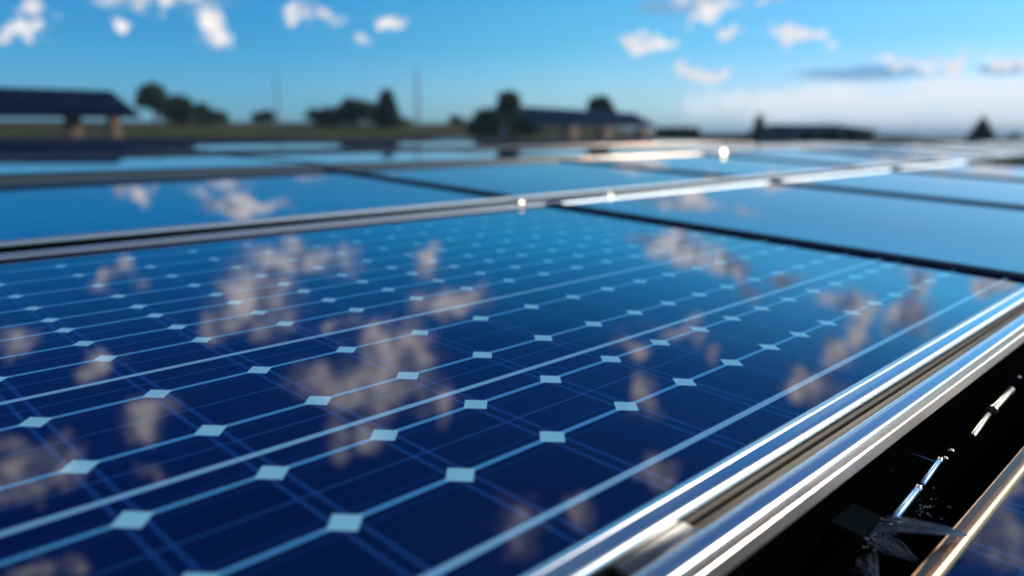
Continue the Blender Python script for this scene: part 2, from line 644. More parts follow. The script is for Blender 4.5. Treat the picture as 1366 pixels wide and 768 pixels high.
def make_ground():
    bm = bmesh.new()
    rad = [0, 3, 6, 9, 12, 15, 18, 22, 26, 30, 35, 40, 46, 52, 58, 64, 72, 82, 95, 110, 130, 160, 200, 260, 340, 450, 700, 1200, 2200, 3600, 5000]
    na = 144
    rings = []
    for r in rad:
        if r == 0:
            rings.append([bm.verts.new((0, 0, 0))])
            continue
        rings.append([bm.verts.new((r * math.sin(k * 2 * math.pi / na), r * math.cos(k * 2 * math.pi / na),
                                    ground_z(r * math.sin(k * 2 * math.pi / na), r * math.cos(k * 2 * math.pi / na)))) for k in range(na)])
    for k in range(na):
        bm.faces.new((rings[0][0], rings[1][(k + 1) % na], rings[1][k]))
    for r0, r1 in zip(rings[1:], rings[2:]):
        for k in range(na):
            bm.faces.new((r0[k], r0[(k + 1) % na], r1[(k + 1) % na], r1[k]))
    bmesh.ops.recalc_face_normals(bm, faces=bm.faces[:])
    me = bpy.data.meshes.new('ground')
    bm.to_mesh(me)
    bm.free()
    m, nt, b = nmat('dry_grass_ground')
    tcn = nd(nt, 'ShaderNodeTexCoord')
    n1 = nd(nt, 'ShaderNodeTexNoise')
    n1.inputs['Scale'].default_value = 0.14
    n1.inputs['Detail'].default_value = 8
    nt.links.new(tcn.outputs['Object'], n1.inputs['Vector'])
    n2 = nd(nt, 'ShaderNodeTexNoise')
    n2.inputs['Scale'].default_value = 9.0
    n2.inputs['Detail'].default_value = 4
    nt.links.new(tcn.outputs['Object'], n2.inputs['Vector'])
    c = mixc(nt, sstep(nt, n1.outputs[0], 0.38, 0.62), (0.036, 0.048, 0.014), (0.090, 0.078, 0.030))
    c = mixc(nt, mth(nt, 'MULTIPLY', n2.outputs[0], 0.6), c, (0.045, 0.055, 0.016))
    nt.links.new(c, b.inputs['Base Color'])
    b.inputs['Roughness'].default_value = 0.95
    b.inputs['Specular IOR Level'].default_value = 0.1
    me.materials.append(m)
    me.shade_smooth()
    o = bpy.data.objects.new('ground', me)
    COL.objects.link(o)
    tag(o, kind='structure')


make_ground()


def hills(name, dist, a0, a1, base, amp, seed, depth, mat):
    rnd = random.Random(seed)
    ph = [rnd.uniform(0, 6.28) for _ in range(6)]
    bm = bmesh.new()
    rows = []
    n = 90
    for j, (f, hgt) in enumerate(((0.0, 0.0), (0.35, 0.7), (0.6, 1.0), (1.0, 0.0))):
        row = []
        for i in range(n + 1):
            a = R(a0 + (a1 - a0) * i / n)
            d = dist + depth * f
            h = base + amp * sum(math.sin(a * k * 22 + ph[q]) / (q + 1.2) for q, k in enumerate((1, 2.3, 4.1, 7.7)))
            e = smooth(0, 0.12, i / n) * smooth(1, 0.88, i / n)
            row.append(bm.verts.new((d * math.sin(a), d * math.cos(a), -7.5 + (h + 7.5) * hgt * e)))
        rows.append(row)
    for r0, r1 in zip(rows, rows[1:]):
        for i in range(n):
            bm.faces.new((r0[i], r0[i + 1], r1[i + 1], r1[i]))
    bmesh.ops.recalc_face_normals(bm, faces=bm.faces[:])
    me = bpy.data.meshes.new(name)
    bm.to_mesh(me)
    bm.free()
    me.materials.append(mat)
    me.shade_smooth()
    o = bpy.data.objects.new(name, me)
    COL.objects.link(o)
    return tag(o, kind='structure')


woodland = simple('wooded_hill', (0.030, 0.055, 0.030), 0.95, var=0.5, vscale=0.02, spec=0.1)
hills('hills', 1500, 8, 75, 4.6, 1.0, 3, 500, woodland)
hills('hills', 2900, -60, 80, 7.0, 4.0, 5, 900, woodland)

# ------------------------------------------------------------------ solar panels
# column positions of the near panel (cells); their spacing shrinks a little along it
COLPOS = [-2.93, -1.95, -0.98, 0.0, 1.0, 2.02, 3.04, 4.02, 4.96, 5.83, 6.62, 7.44, 8.26, 9.11, 9.92, 10.76, 11.48, 12.25, 13.0]
COLIDX = list(range(-3, 16))


def glass_part(L_, Wd, u0, v0, parent, near=False, mat=None):
    """thin laminate slab; uv 'cells' counts columns and rows of cells"""
    if near:
        us = [c for c in COLPOS if u0 < c < u0 + L_]
        pos = [u0] + us + [u0 + L_]

        def idx(u):
            for a, b_, ia, ib in zip(COLPOS, COLPOS[1:], COLIDX, COLIDX[1:]):
                if a <= u <= b_:
                    return ia + (u - a) / (b_ - a) * (ib - ia)
            return COLIDX[0] + (u - COLPOS[0]) if u < COLPOS[0] else COLIDX[-1] + (u - COLPOS[-1])
        ids = [idx(u) for u in pos]
        vv = (v0, v0 + Wd)
    else:
        pos = [u0 + L_ * i / 12 for i in range(13)]
        ids = [0.5 + (L_ - 0.001) * i / 12 - (L_ % 1) / 2 for i in range(13)]
        vv = (-1.1, -1.1 + Wd)
    bm = bmesh.new()
    uvl = bm.loops.layers.uv.new('cells')
    top = [(bm.verts.new(((p - u0) * C, 0, 0)), bm.verts.new(((p - u0) * C, Wd * C, 0))) for p in pos]
    bot = [(bm.verts.new(((p - u0) * C, 0, -0.006)), bm.verts.new(((p - u0) * C, Wd * C, -0.006))) for p in pos]
    for i in range(len(pos) - 1):
        f = bm.faces.new((top[i][0], top[i + 1][0], top[i + 1][1], top[i][1]))
        for lp, (a, b_) in zip(f.loops, ((ids[i], vv[0]), (ids[i + 1], vv[0]), (ids[i + 1], vv[1]), (ids[i], vv[1]))):
            lp[uvl].uv = (a, b_)
        bm.faces.new((bot[i][0], bot[i][1], bot[i + 1][1], bot[i + 1][0]))
        bm.faces.new((top[i][0], bot[i][0], bot[i + 1][0], top[i + 1][0]))
        bm.faces.new((top[i][1], top[i + 1][1], bot[i + 1][1], bot[i][1]))
    bm.faces.new((top[0][0], top[0][1], bot[0][1], bot[0][0]))
    bm.faces.new((top[-1][0], bot[-1][0], bot[-1][1], top[-1][1]))
    me = bpy.data.meshes.new('glass')
    bm.to_mesh(me)
    bm.free()
    me.materials.append(M['glass' if near or parent.get('diamonds') else 'plain_glass'])
    o = bpy.data.objects.new('glass', me)
    COL.objects.link(o)
    o.parent = parent
    return o


FW = 0.044                                   # width of the long frame bar
LIP = [(0.000, -0.002), (0.0008, 0.0022), (0.003, 0.0050), (0.007, 0.0074), (0.012, 0.0090), (0.0165, 0.0098), (0.0175, 0.0086), (0.0188, 0.0086),
       (0.0198, 0.0100), (0.030, 0.0104), (0.0345, 0.0104), (0.0370, 0.0102), (0.0395, 0.0092), (0.0415, 0.0074), (0.0430, 0.0046), (0.0438, 0.0012), (0.0440, -0.003),
       (0.0440, -0.038), (0.006, -0.038), (0.006, -0.012), (0.000, -0.012)]


def make_panel(name, label, cat, mat, L_, Wd, u0=0.0, v0=0.0, near=False, metal='silver', group=None, low_far=False):
    t = thing(name, label, cat, mat, group)
    glass_part(L_, Wd, u0, v0, t, near)
    lx, wy = L_ * C, Wd * C
    e = 0.026                                # short end bars
    kn = 0.03 if metal == 'dark' else 1.0
    kf = 0.1 if low_far else 0.85 if metal == 'dark' else kn * (1.25 if near else 1.0)
    ke = 0.35 if metal == 'dark' else kn
    if low_far:
        kn = 0.45
    nw = 0.6 if metal == 'bronze' else 1.0
    lip = lambda k: [(w * nw, h * k if h > 0 else h) for w, h in LIP]
    MB().prism([(-w, h) for w, h in lip(kn)], -e, lx + e).build('long_frame', M['satin' if metal == 'silver' and not near else metal], t)
    MB().prism([(wy + w, h) for w, h in lip(kf)], -e, lx + e).build('long_frame', M['dark' if low_far else 'satin' if metal == 'silver' else metal], t)
    if near:
        MB().prism([(wy - 0.007, 0.0004), (wy - 0.006, 0.0034), (wy - 0.0006, 0.0044), (wy - 0.0006, 0.0004)], 0.001, lx - 0.001).build('gasket', M['black'], t)
    prof = [(0.0, -0.002), (0.0006, 0.006), (0.003, 0.0096), (0.008, 0.011), (0.016, 0.011), (0.0215, 0.0092), (0.024, 0.005), (0.025, 0.0), (0.025, -0.036), (0.004, -0.036), (0.004, -0.012), (0.0, -0.012)]
    for s in (0, 1):
        b = MB()
        b.prism([(w, h * ke if h > 0 else h) for w, h in prof], 0.0015, wy - 0.0015)
        # the prism runs along x: turn it to run along y at either end
        for v in b.bm.verts:
            x, y, z = v.co
            v.co = (lx + y, x, z) if s else (-y, x, z)
        b.build('end_frame', M['dark'], t)  # shade on the end faces is put into this dark colour
    b = MB().box(0.006, lx - 0.006, 0.006, wy - 0.006, -0.0115, -0.0065)
    b.build('backsheet', M['back'], t, smooth=False)
    b = MB().box(lx / 2 - 0.06, lx / 2 + 0.06, wy - 0.19, wy - 0.07, -0.034, -0.012, 0.003)
    b.build('junction_box', M['black'], t)
    return t


EXTENT_V0 = -1.19
near = make_panel('solar_module', 'large sharply focused blue solar panel with pale diamond grid filling the foreground', 'solar panel',
                  frame_mat(PA(-2.75, EXTENT_V0)), 12.95 + 2.75, 9.95 - EXTENT_V0, -2.75, EXTENT_V0, near=True)

WV = 9.0                                     # width of every other panel, cells
LONG, SHORT = 15.7, 12.25


def colspan(c):
    if c == 0:
        return -2.75, LONG
    if c > 0:
        return 13.35 + (c - 1) * 12.68, SHORT
    return -2.75 - 0.43 + c * 12.68 + 0.0, SHORT


PLACE = {0: 'nearest', 1: 'second', 2: 'third', 3: 'fourth', 4: 'fifth', 5: 'sixth', 6: 'seventh', 7: 'eighth'}
proto = {}


def put_panel(c, mat_of, label, group, metal='silver', wd=WV, low_far=False):
    u0, ln = colspan(c)
    m = mat_of(u0)
    key = (ln, metal, wd, low_far)
    if key not in proto:
        proto[key] = make_panel('solar_module', label, 'solar panel', m, ln, wd, metal=metal, group=group, low_far=low_far)
        return proto[key]
    return dup(proto[key], m, label, group)


G_MAIN = 'blue solar panels on the tilted front table'
near['group'] = G_MAIN
NTH = ['first', 'second', 'third', 'fourth', 'fifth', 'sixth', 'seventh', 'eighth', 'ninth', 'tenth', 'eleventh', 'twelfth']
put_panel(1, lambda u: frame_mat(PA(u, EXTENT_V0)), 'blue solar panel right of the dark gap at the foreground panel end', G_MAIN, wd=9.95 - EXTENT_V0)
put_panel(2, lambda u: frame_mat(PA(u, EXTENT_V0)), 'blue solar panel at the right picture edge, beyond the second dark gap', G_MAIN, wd=9.95 - EXTENT_V0)
put_panel(3, lambda u: frame_mat(PA(u, EXTENT_V0)), 'blurred solar panel at the far end of the front row, by the right edge', G_MAIN, wd=9.95 - EXTENT_V0)
V1V = 11.6
SECOND = ['long solar panel behind the foreground panel on the left, mirroring a few clouds',
          'plain light blue solar panel behind the aluminium frame crossing in the middle',
          'light blue solar panel behind the second crossing of frames',
          'pale solar panel right of centre in the second row, under the white cloud bank',
          'pale blurred solar panel in the second row, near the right edge',
          'thin pale solar panel far along the second row by the right edge',
          'last thin solar panel of the second row at the right edge']
SECOND += ['eighth panel along the second row, a pale sliver at the right edge', 'ninth panel along the second row, the farthest pale sliver at the right edge']
for c in range(0, 9):
    put_panel(c, lambda u: frame_mat(PA(u, V1V, 0.004)), SECOND[c], 'blue solar panels in the second row', low_far=True)


def in_view(p, pad=0.10):
    d = p - Vector((0, 0, CAMZ))
    return abs(d.x / max(d.y, 0.1)) < 0.6527 + pad


def back_row(r, c):
    """rows behind stand level, each a step higher than the one in front"""
    u0, ln = colspan(c)
    base = PA(u0, 21.15)
    base = Vector((base.x, base.y, 0)) + VH * (r * (WV * C + 0.17))
    base.z = CAMZ - (0.170, 0.116, 0.133, 0.130, 0.128, 0.126, 0.125, 0.124, 0.123, 0.122, 0.121)[r]
    return base, ln


def row_axis(r):
    """the back rows lean a little towards the viewer"""
    a = R((1.2, 0.9, 1.5, 1.4, 1.4, 1.4, 1.4, 1.4, 1.4, 1.4)[r])
    return (VH * math.cos(a) + Vector((0, 0, 1)) * math.sin(a)).normalized()


ROWNAME = ['strip just behind the second row', 'second thin strip behind', 'third thin strip behind', 'fourth thin strip behind',
           'fifth thin strip behind', 'sixth thin strip behind', 'seventh thin strip behind', 'eighth thin strip behind', 'ninth thin strip behind', 'farthest thin strip behind']
rows_used = []
for r in range(0, 10):
    k = 0
    lim = []
    for c in range(-4, 10):
        b, ln = back_row(r, c)
        e_ = b + UH * (ln * C)
        f_ = b + VH * (WV * C)
        if max(b.y, e_.y) > (12.2 if e_.x > 0.8 else 15.4) or min(b.y, e_.y) < 1.0:
            continue
        if not (in_view(b) or in_view(e_) or in_view(f_) or in_view((b + e_) / 2)):
            continue
        put_panel(c, lambda u: frame_mat(back_row(r, c)[0], UH, row_axis(r)), 'blurred solar panel, %s from left in the %s' % (NTH[k], ROWNAME[r]), 'low solar panels in the thin strips behind', 'dark')
        lim += [b, e_]
        k += 1
    if lim:
        rows_used.append((r, lim[0], lim[-1]))

# ------------------------------------------------------------------ what carries the panels
def xmat(p, x, y):
    return frame_mat(p, x, y)


def prism_thing(name, label, cat, prof, p, length, mat, x=U, y=V, group=None):
    o = MB().prism(prof, 0, length).build(name, mat)
    o.matrix_world = xmat(p, x, y)
    return tag(o, label, cat, group)


def arc(cx, cy, r, a0, a1, n):
    return [(cx + r * math.cos(R(a0 + (a1 - a0) * i / n)), cy + r * math.sin(R(a0 + (a1 - a0) * i / n))) for i in range(n + 1)]


# fascia bars closing the front of each stepped row
FASCIA_LABEL = ['long dull metal bar along the front of the strip behind the second row',
                'long dark metal bar in front of the second thin strip of panels',
                'thin metal bar in front of the third thin strip of panels']
for r, a, b in rows_used:
    if r > 2:
        continue
    prof = arc(-0.064, -0.017, 0.016, 20, 180, 12) + [(-0.080, -0.050), (-0.0485, -0.050)]
    prism_thing('fascia_bar', FASCIA_LABEL[r], 'metal bar', prof, a - UH * 0.05, (b - a).length + 0.1, M['fascia'], UH, VH, 'fascia bars in front of the back rows')

# edge rail beside the near long frame
RV = EXTENT_V0 * C
rp = [(-0.0730, -0.036), (-0.0730, -0.012), (-0.0735, 0.004), (-0.0745, 0.0062), (-0.077, 0.0074), (-0.080, 0.0078), (-0.0805, 0.0068), (-0.0825, 0.0068), (-0.083, 0.0080), (-0.092, 0.0084),
      (-0.0965, 0.0080), (-0.0990, 0.0066), (-0.1002, 0.0045), (-0.1006, 0.002), (-0.1006, -0.010), (-0.0998, -0.0108), (-0.0998, -0.0122), (-0.1006, -0.013), (-0.1006, -0.034), (-0.0990, -0.036)]
prism_thing('edge_rail', 'polished aluminium rail along the right side of the foreground panel', 'rail', rp, PA(-2.9, EXTENT_V0), (64 + 2.9) * C, M['rail'])
er = [o for o in COL.objects if o.name == 'edge_rail'][0]
er.data.materials.append(M['rail_side'])
for f in er.data.polygons:
    if f.center.z < 0.001 and f.center.y < -0.095 and f.normal.y < -0.8:
        f.material_index = 1
# black sheet added for the shade in the gap before the second row
prism_thing('gap_shade_strip', 'black strip added as the shade between foreground frame and second row', 'shade strip',
            [((9.95 - EXTENT_V0) * C + 0.046, -0.003), ((V1V - EXTENT_V0) * C - 0.046, -0.003), ((V1V - EXTENT_V0) * C - 0.046, -0.007), ((9.95 - EXTENT_V0) * C + 0.046, -0.007)],
            PA(-2.9, EXTENT_V0), (52 + 2.9) * C, M['black'])
# filler strip between frame and rail, the groove's brown reflection put into its colour
prism_thing('groove_reflection_strip', 'brown strip painting the reflection in the groove between foreground frame and rail', 'channel',
            [(-0.0455, -0.030), (-0.0455, -0.016), (-0.0480, -0.0125), (-0.058, -0.0115), (-0.069, -0.0075), (-0.0715, -0.009), (-0.0715, -0.030)], PA(-2.9, EXTENT_V0), (64 + 2.9) * C, M['groove'])


def clamp(p, label, x=U, y=V, w=0.024, ln=0.085, cap=True):
    t = thing('module_clamp', label, 'clamp', xmat(p, x, y), 'clamps holding the panels')
    b = MB().box(-ln / 2, ln / 2, -w / 2, w / 2, -0.018, 0.0005, 0.0015)
    b.build('clamp_body', M['clamp'], t)
    MB().box(-ln / 2 + 0.012, ln / 2 - 0.012, -w / 2 + 0.004, -w / 2 + 0.007, 0.0006, 0.0030, 0.0008).build('ridge', M['clamp'], t)
    if cap:
        MB().dome((0, 0, 0.0045), 0.0085, 0.0075).build('bolt', M['bolt'], t)
    return t


clamp(PA(1.28, EXTENT_V0) + V * -0.0590, 'square aluminium clamp block set in the groove beside the foreground frame', ln=0.118, w=0.0255, cap=False)

# posts and beams under the tables
def support(name, label, p, length, depth, x, y, n):
    t = thing(name, label, 'support', xmat(p, x, y), 'steel frames carrying the panels')
    for q in (0.22, 0.78):
        MB().box(0, length, depth * q - 0.02, depth * q + 0.02, -0.115, -0.041, 0.003).build('beam', M['steel'], t)
    for i in range(n):
        xx = length * (i + 0.5) / n
        top = p + x * xx + y * depth * 0.5
        g = ground_z(top.x, top.y)
        MB().box(xx - 0.03, xx + 0.03, depth * 0.15, depth * 0.85, -0.160, -0.1155, 0.003).build('cross_beam', M['steel'], t)
        b = MB()
        b.tube([(0, 0, g - 0.15), (0, 0, top.z - 0.1)], 0.035, 12)
        inv = t.matrix_world.inverted()
        b.bm.transform(inv @ Matrix.Translation((top.x, top.y, 0)))
        b.build('post', M['steel'], t)
    return t


support('support_stand', 'galvanised frame under the foreground row of panels', PA(-2.75, EXTENT_V0), 54 * C, 11.1 * C, U, V, 5)
support('support_stand', 'galvanised frame under the second row of panels', PA(-2.75, V1V, 0.01), 116 * C, 9.0 * C, U, V, 9)
for r, a, b in rows_used:
    support('support_stand', 'galvanised frame under the %s' % ROWNAME[r], a, (b - a).length, WV * C, UH, row_axis(r), max(3, int((b - a).length / 2.2)))

# lower table at the right edge
LOWV, LOWH = -2.50, -0.10
lowp = make_panel('solar_module', 'lower blue solar panel with bronze frame in the bottom right corner', 'solar panel',
                  frame_mat(PA(-2.75, LOWV, LOWH) - V * (0.0264 + 9.0 * C)), LONG, 9.0, metal='bronze', group='lower panels with bronze frames')
support('support_stand', 'galvanised frame under the lower bronze framed panel', PA(-2.75, LOWV, LOWH) - V * (0.0264 + 9.0 * C), LONG * C, 9.0 * C, U, V, 2)

# ------------------------------------------------------------------ the dark gap beside the edge rail
D0 = frame_mat(PA(0, EXTENT_V0))


def dpt(u, y, h):
    return Vector((u * C, y, h))


tray = [(-0.0990, -0.0375), (-0.0965, -0.0375), (-0.0965, -0.168), (-0.2045, -0.168), (-0.2045, -0.150), (-0.2020, -0.150), (-0.2020, -0.165), (-0.0990, -0.165)]  # added black trough, standing in for the darkness of the gap
o = MB().prism(tray, -2.9 * C, 60 * C).build('gap_shade_tray', M['black'])
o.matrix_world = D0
tag(o, 'black trough added as the shade in the gap between edge rail and lower panel', 'shade sheet')


def local_thing(name, label, cat, group=None):
    return thing(name, label, cat, D0.copy(), group)


def striped(name, col, sheen):
    m, nt, b = nmat(name)
    tcn = nd(nt, 'ShaderNodeTexCoord')
    mp = nd(nt, 'ShaderNodeMapping')
    mp.inputs[3].default_value = (700, 40, 40)
    nt.links.new(tcn.outputs['Object'], mp.inputs[0])
    n = nd(nt, 'ShaderNodeTexNoise')
    n.inputs['Scale'].default_value = 1.0
    n.inputs['Detail'].default_value = 3
    nt.links.new(mp.outputs[0], n.inputs['Vector'])
    nt.links.new(mixc(nt, n.outputs[0], tuple(c * 0.5 for c in col), tuple(c * 1.6 for c in col)), b.inputs['Base Color'])
    b.inputs['Roughness'].default_value = sheen
    b.inputs['Specular IOR Level'].default_value = 0.0
    bp = nd(nt, 'ShaderNodeBump')
    bp.inputs['Strength'].default_value = 0.3
    bp.inputs['Distance'].default_value = 0.0006
    nt.links.new(n.outputs[0], bp.inputs['Height'])
    nt.links.new(bp.outputs[0], b.inputs['Normal'])
    return m


M['strap'] = striped('woven_dark_strap', (0.006, 0.008, 0.011), 0.6)
mw, nt_, b_ = nmat('clear_torn_plastic')
b_.inputs['Base Color'].default_value = (0.10, 0.12, 0.145, 1)
b_.inputs['Roughness'].default_value = 0.16
b_.inputs['IOR'].default_value = 1.9
M['wrap'] = mw

# flat dark strap running out from under the rail
b = MB()
ys = [-0.045, -0.07, -0.095, -0.12, -0.147]
rows = []
for y in ys:
    f = (y + 0.045) / -0.102
    h = -0.080 - 0.006 * f * f
    rows.append([b.bm.verts.new(dpt(uu, y, h - dz)) for uu, dz in ((3.40, 0), (3.83, 0), (3.83, 0.0016), (3.40, 0.0016))])
for r0, r1 in zip(rows, rows[1:]):
    for k in range(4):
        b.bm.faces.new((r0[k], r0[(k + 1) % 4], r1[(k + 1) % 4], r1[k]))
b.bm.faces.new(rows[0])
b.bm.faces.new(rows[-1][::-1])
o = b.build('dark_strap', M['strap'])
o.matrix_world = D0
tag(o, 'flat dark grey strap crossing the black gap from under the rail', 'strap')

# its torn, glassy end: three tails of strands
rnd = random.Random(21)
t = local_thing('torn_wrap', 'torn clear plastic wrap with frayed strands hanging over the bronze edge', 'plastic wrap')


def tail(start, mid, tip, n, spread0, spread1, rad, waves):
    b = MB()
    for i in range(n):
        f = i / (n - 1) - 0.5
        j = rnd.uniform(-0.5, 0.5)
        p0 = Vector(start) + Vector((spread0 * f, rnd.uniform(-.004, .004), rnd.uniform(-.004, .005)))
        p1 = Vector(mid) + Vector((spread1 * f, 0.006 * j, 0.009 * rnd.uniform(-.5, .6)))
        p2 = Vector(tip) + Vector((spread1 * 0.12 * f, 0.004 * j, 0.001 * j))
        end = rnd.uniform(0.72, 1.0)
        pts = []
        ph = rnd.uniform(0, 6.28)
        for k in range(9):
            s = k / 8 * end
            q = p0 * (1 - s) ** 2 + p1 * (2 * s * (1 - s)) + p2 * s * s
            q += Vector((math.sin(s * 9 + ph), 0, math.cos(s * 7 + ph))) * waves * s * (1 - s)
            pts.append(q)
        b.tube(pts, [rad * (1 - 0.6 * k / 8) for k in range(9)], 5)
    return b


tail(dpt(3.68, -0.146, -0.083), dpt(3.74, -0.185, -0.070), dpt(3.99, -0.226, -0.083), 26, 0.060, 0.030, 0.00070, 0.006).build('frayed_tail', M['wrap'], t)
tail(dpt(3.52, -0.147, -0.086), dpt(3.45, -0.165, -0.088), dpt(3.46, -0.200, -0.094), 18, 0.056, 0.044, 0.00065, 0.008).build('frayed_tail', M['wrap'], t)
tail(dpt(3.25, -0.150, -0.100), dpt(3.05, -0.165, -0.092), dpt(2.92, -0.192, -0.098), 14, 0.06, 0.030, 0.00060, 0.009).build('frayed_tail', M['wrap'], t)
# the curled outer folds of the wrap, thick enough to catch a line of light
b = MB()
for q in range(5):
    f = (q - 2) / 2
    pts = []
    for k in range(17):
        s = k / 16
        c_ = dpt(3.70, -0.147, -0.083) * (1 - s) ** 2 + dpt(3.74, -0.188, -0.068) * (2 * s * (1 - s)) + dpt(4.02, -0.231, -0.083) * s * s
        wd_ = 0.017 * (math.sin(min(1.0, s * 1.02) * math.pi) ** 0.6 * 0.55 + (1 - s) * 0.6)
        pts.append(c_ + Vector((wd_ * f, 0, 0.004 * (1 - f * f) * (1 - s))))
    b.tube(pts, [0.00085 if abs(f) == 1 else 0.00055] * 17, 6)
b.build('fold', M['wrap'], t)
# crumbs of clear plastic clinging to the strap's torn end
b = MB()
for _ in range(70):
    if rnd.random() < 0.6:
        p = dpt(rnd.gauss(3.55, 0.17), rnd.gauss(-0.152, 0.006), -0.084 + rnd.uniform(-.004, .006))
    else:
        p = dpt(rnd.gauss(4.40, 0.16), rnd.gauss(-0.168, 0.010), -0.088)
    s = rnd.uniform(0.0005, 0.0015)
    b.dome(p, s, s * rnd.uniform(.6, 1), 6, 4)
o = b.build('plastic_crumbs', M['wrap'], t)
tag(o, kind='stuff')


def latch(name, label, p0, p1, r, mat, tip=True, collar=False, group='small metal pins in the black gap'):
    t = local_thing(name, label, 'pin', group)
    a, c_ = Vector(p0), Vector(p1)
    d = (c_ - a).normalized()
    MB().tube([a - d * 0.001, a + d * r * 0.4, c_ - d * r * 0.4, c_], [r * 0.8, r, r, r * 0.8], 14).build('shaft', mat, t)
    if tip:
        MB().tube([c_ - d * 0.001, c_ + d * 0.002, c_ + d * 0.006, c_ + d * 0.0072], [r * 0.9, r * 1.12, r * 1.12, r * 0.8], 14).build('cap', M['bolt'], t)
    if collar:
        MB().tube([a - d * 0.009, a - d * 0.003], [r * 1.5, r * 1.5], 16).build('collar', M['copper'], t)
    return t


latch('steel_pin', 'short blue steel pin rising from the torn end of the strap', dpt(3.90, -0.149, -0.086), dpt(4.46, -0.147, -0.078), 0.0048, M['blue_steel'])
latch('steel_pin', 'blue steel pin with two bright tips at the end of the thin blue wire', dpt(4.72, -0.142, -0.086), dpt(5.22, -0.139, -0.077), 0.0042, M['blue_steel'])
latch('steel_pin', 'warm glinting steel pin below the collar near the right edge', dpt(6.28, -0.142, -0.084), dpt(6.98, -0.137, -0.078), 0.0052, M['copper'], tip=False)
latch('steel_pin', 'warm glinting steel pin with a collar, the uppermost near the right edge', dpt(7.20, -0.136, -0.078), dpt(8.09, -0.134, -0.076), 0.0062, M['copper'], tip=False, collar=True)
for u_, y_, lab in ((5.60, -0.140, 'tiny bright bolt head alone in the black gap above the blue pin'), (5.36, -0.142, 'tiny bright bolt head touching the tip of the blue pin'), (8.72, -0.124, 'dim bolt head above the uppermost glinting pin')):
    o = MB().tube([(0, 0, -0.004), (0, 0, 0.001)], 0.0042, 6).dome((0, 0, 0.001), 0.0036, 0.0026, 12, 6).build('bolt_head', M['bolt'])
    o.matrix_world = D0 @ Matrix.Translation(dpt(u_, y_, -0.078))
    tag(o, lab, 'bolt', 'bolt heads in the black gap')
for (a, c_, lab) in ((dpt(5.28, -0.070, -0.076), dpt(5.24, -0.136, -0.080), 'thin blue wire running from under the rail to the blue pin'),
                     (dpt(4.75, -0.070, -0.078), dpt(4.72, -0.100, -0.080), 'short end of blue wire just showing below the rail')):
    o = MB().tube([a, a.lerp(c_, 0.5) + Vector((0, 0, -0.002)), c_], 0.0011, 8).build('blue_wire', M['blue_steel'])
    o.matrix_world = D0
    tag(o, lab, 'wire', 'blue wires')

# small tilted clamp plates on the far frames, polished, facing where they throw the sun back
def glint_plate(p, size, label, sx=1.0):
    p = Vector(p)
    n = (sd + (Vector((0, 0, CAMZ)) - p).normalized()).normalized()
    x = n.cross(Vector((0, 0, 1))).normalized()
    y = n.cross(x)
    m = Matrix((x, y, n)).transposed().to_4x4()
    m.translation = p
    t = thing('end_clamp', label, 'clamp', m, 'polished end clamps')
    MB().box(-size * sx, size * sx, -size, size, -size * 0.5, 0, size * 0.12).build('clamp_plate', M['glint'], t)
    MB().tube([(0, 0, -size * 2.2), (0, 0, -size * 0.4)], size * 0.45, 10).build('stud', M['steel'], t)


M['glint'] = simple('worn_polished_steel', (0.80, 0.74, 0.66), 0.30, 1.0, var=0.1, vscale=200)
glint_plate(PA(12.15, 9.95, 0.019) + V * 0.020, 0.0045, 'small glinting clamp on the far frame just left of the frame crossing', 2.6)
glint_plate(PA(15.9, 9.95, 0.0135) + V * 0.018, 0.0042, 'small glinting clamp on the frame just right of the frame crossing', 2.6)
glint_plate(PA(38.5, 19.3, 0.034), 0.026, 'round bright spark of a clamp far back, right of the glaring bar')



# ------------------------------------------------------------------ trees
def crown_mesh(bm, blobs, n, leaf, rnd, flat=0.0):
    tot = sum(b[3] * b[4] * b[5] for b in blobs)
    for (cx, cy, cz, rx, ry, rz) in blobs:
        m = max(8, int(n * rx * ry * rz / tot))
        for _ in range(m):
            while True:
                d = Vector((rnd.uniform(-1, 1), rnd.uniform(-1, 1), rnd.uniform(-1, 1)))
                if 0.05 < d.length < 1:
                    break
            d *= (0.55 + 0.45 * rnd.random()) / d.length if rnd.random() < 0.75 else 1.0
            p = Vector((cx + d.x * rx, cy + d.y * ry, cz + d.z * rz))
            a = Vector((rnd.gauss(0, 1), rnd.gauss(0, 1), rnd.gauss(0, 1))).normalized()
            b = a.cross(Vector((rnd.gauss(0, 1), rnd.gauss(0, 1), rnd.gauss(0, 1)))).normalized()
            s = leaf * rnd.uniform(0.6, 1.4)
            bm.faces.new([bm.verts.new(p + a * s * i + b * s * j * 0.6) for i, j in ((-1, 0), (0, -1), (1, 0), (0, 1))])


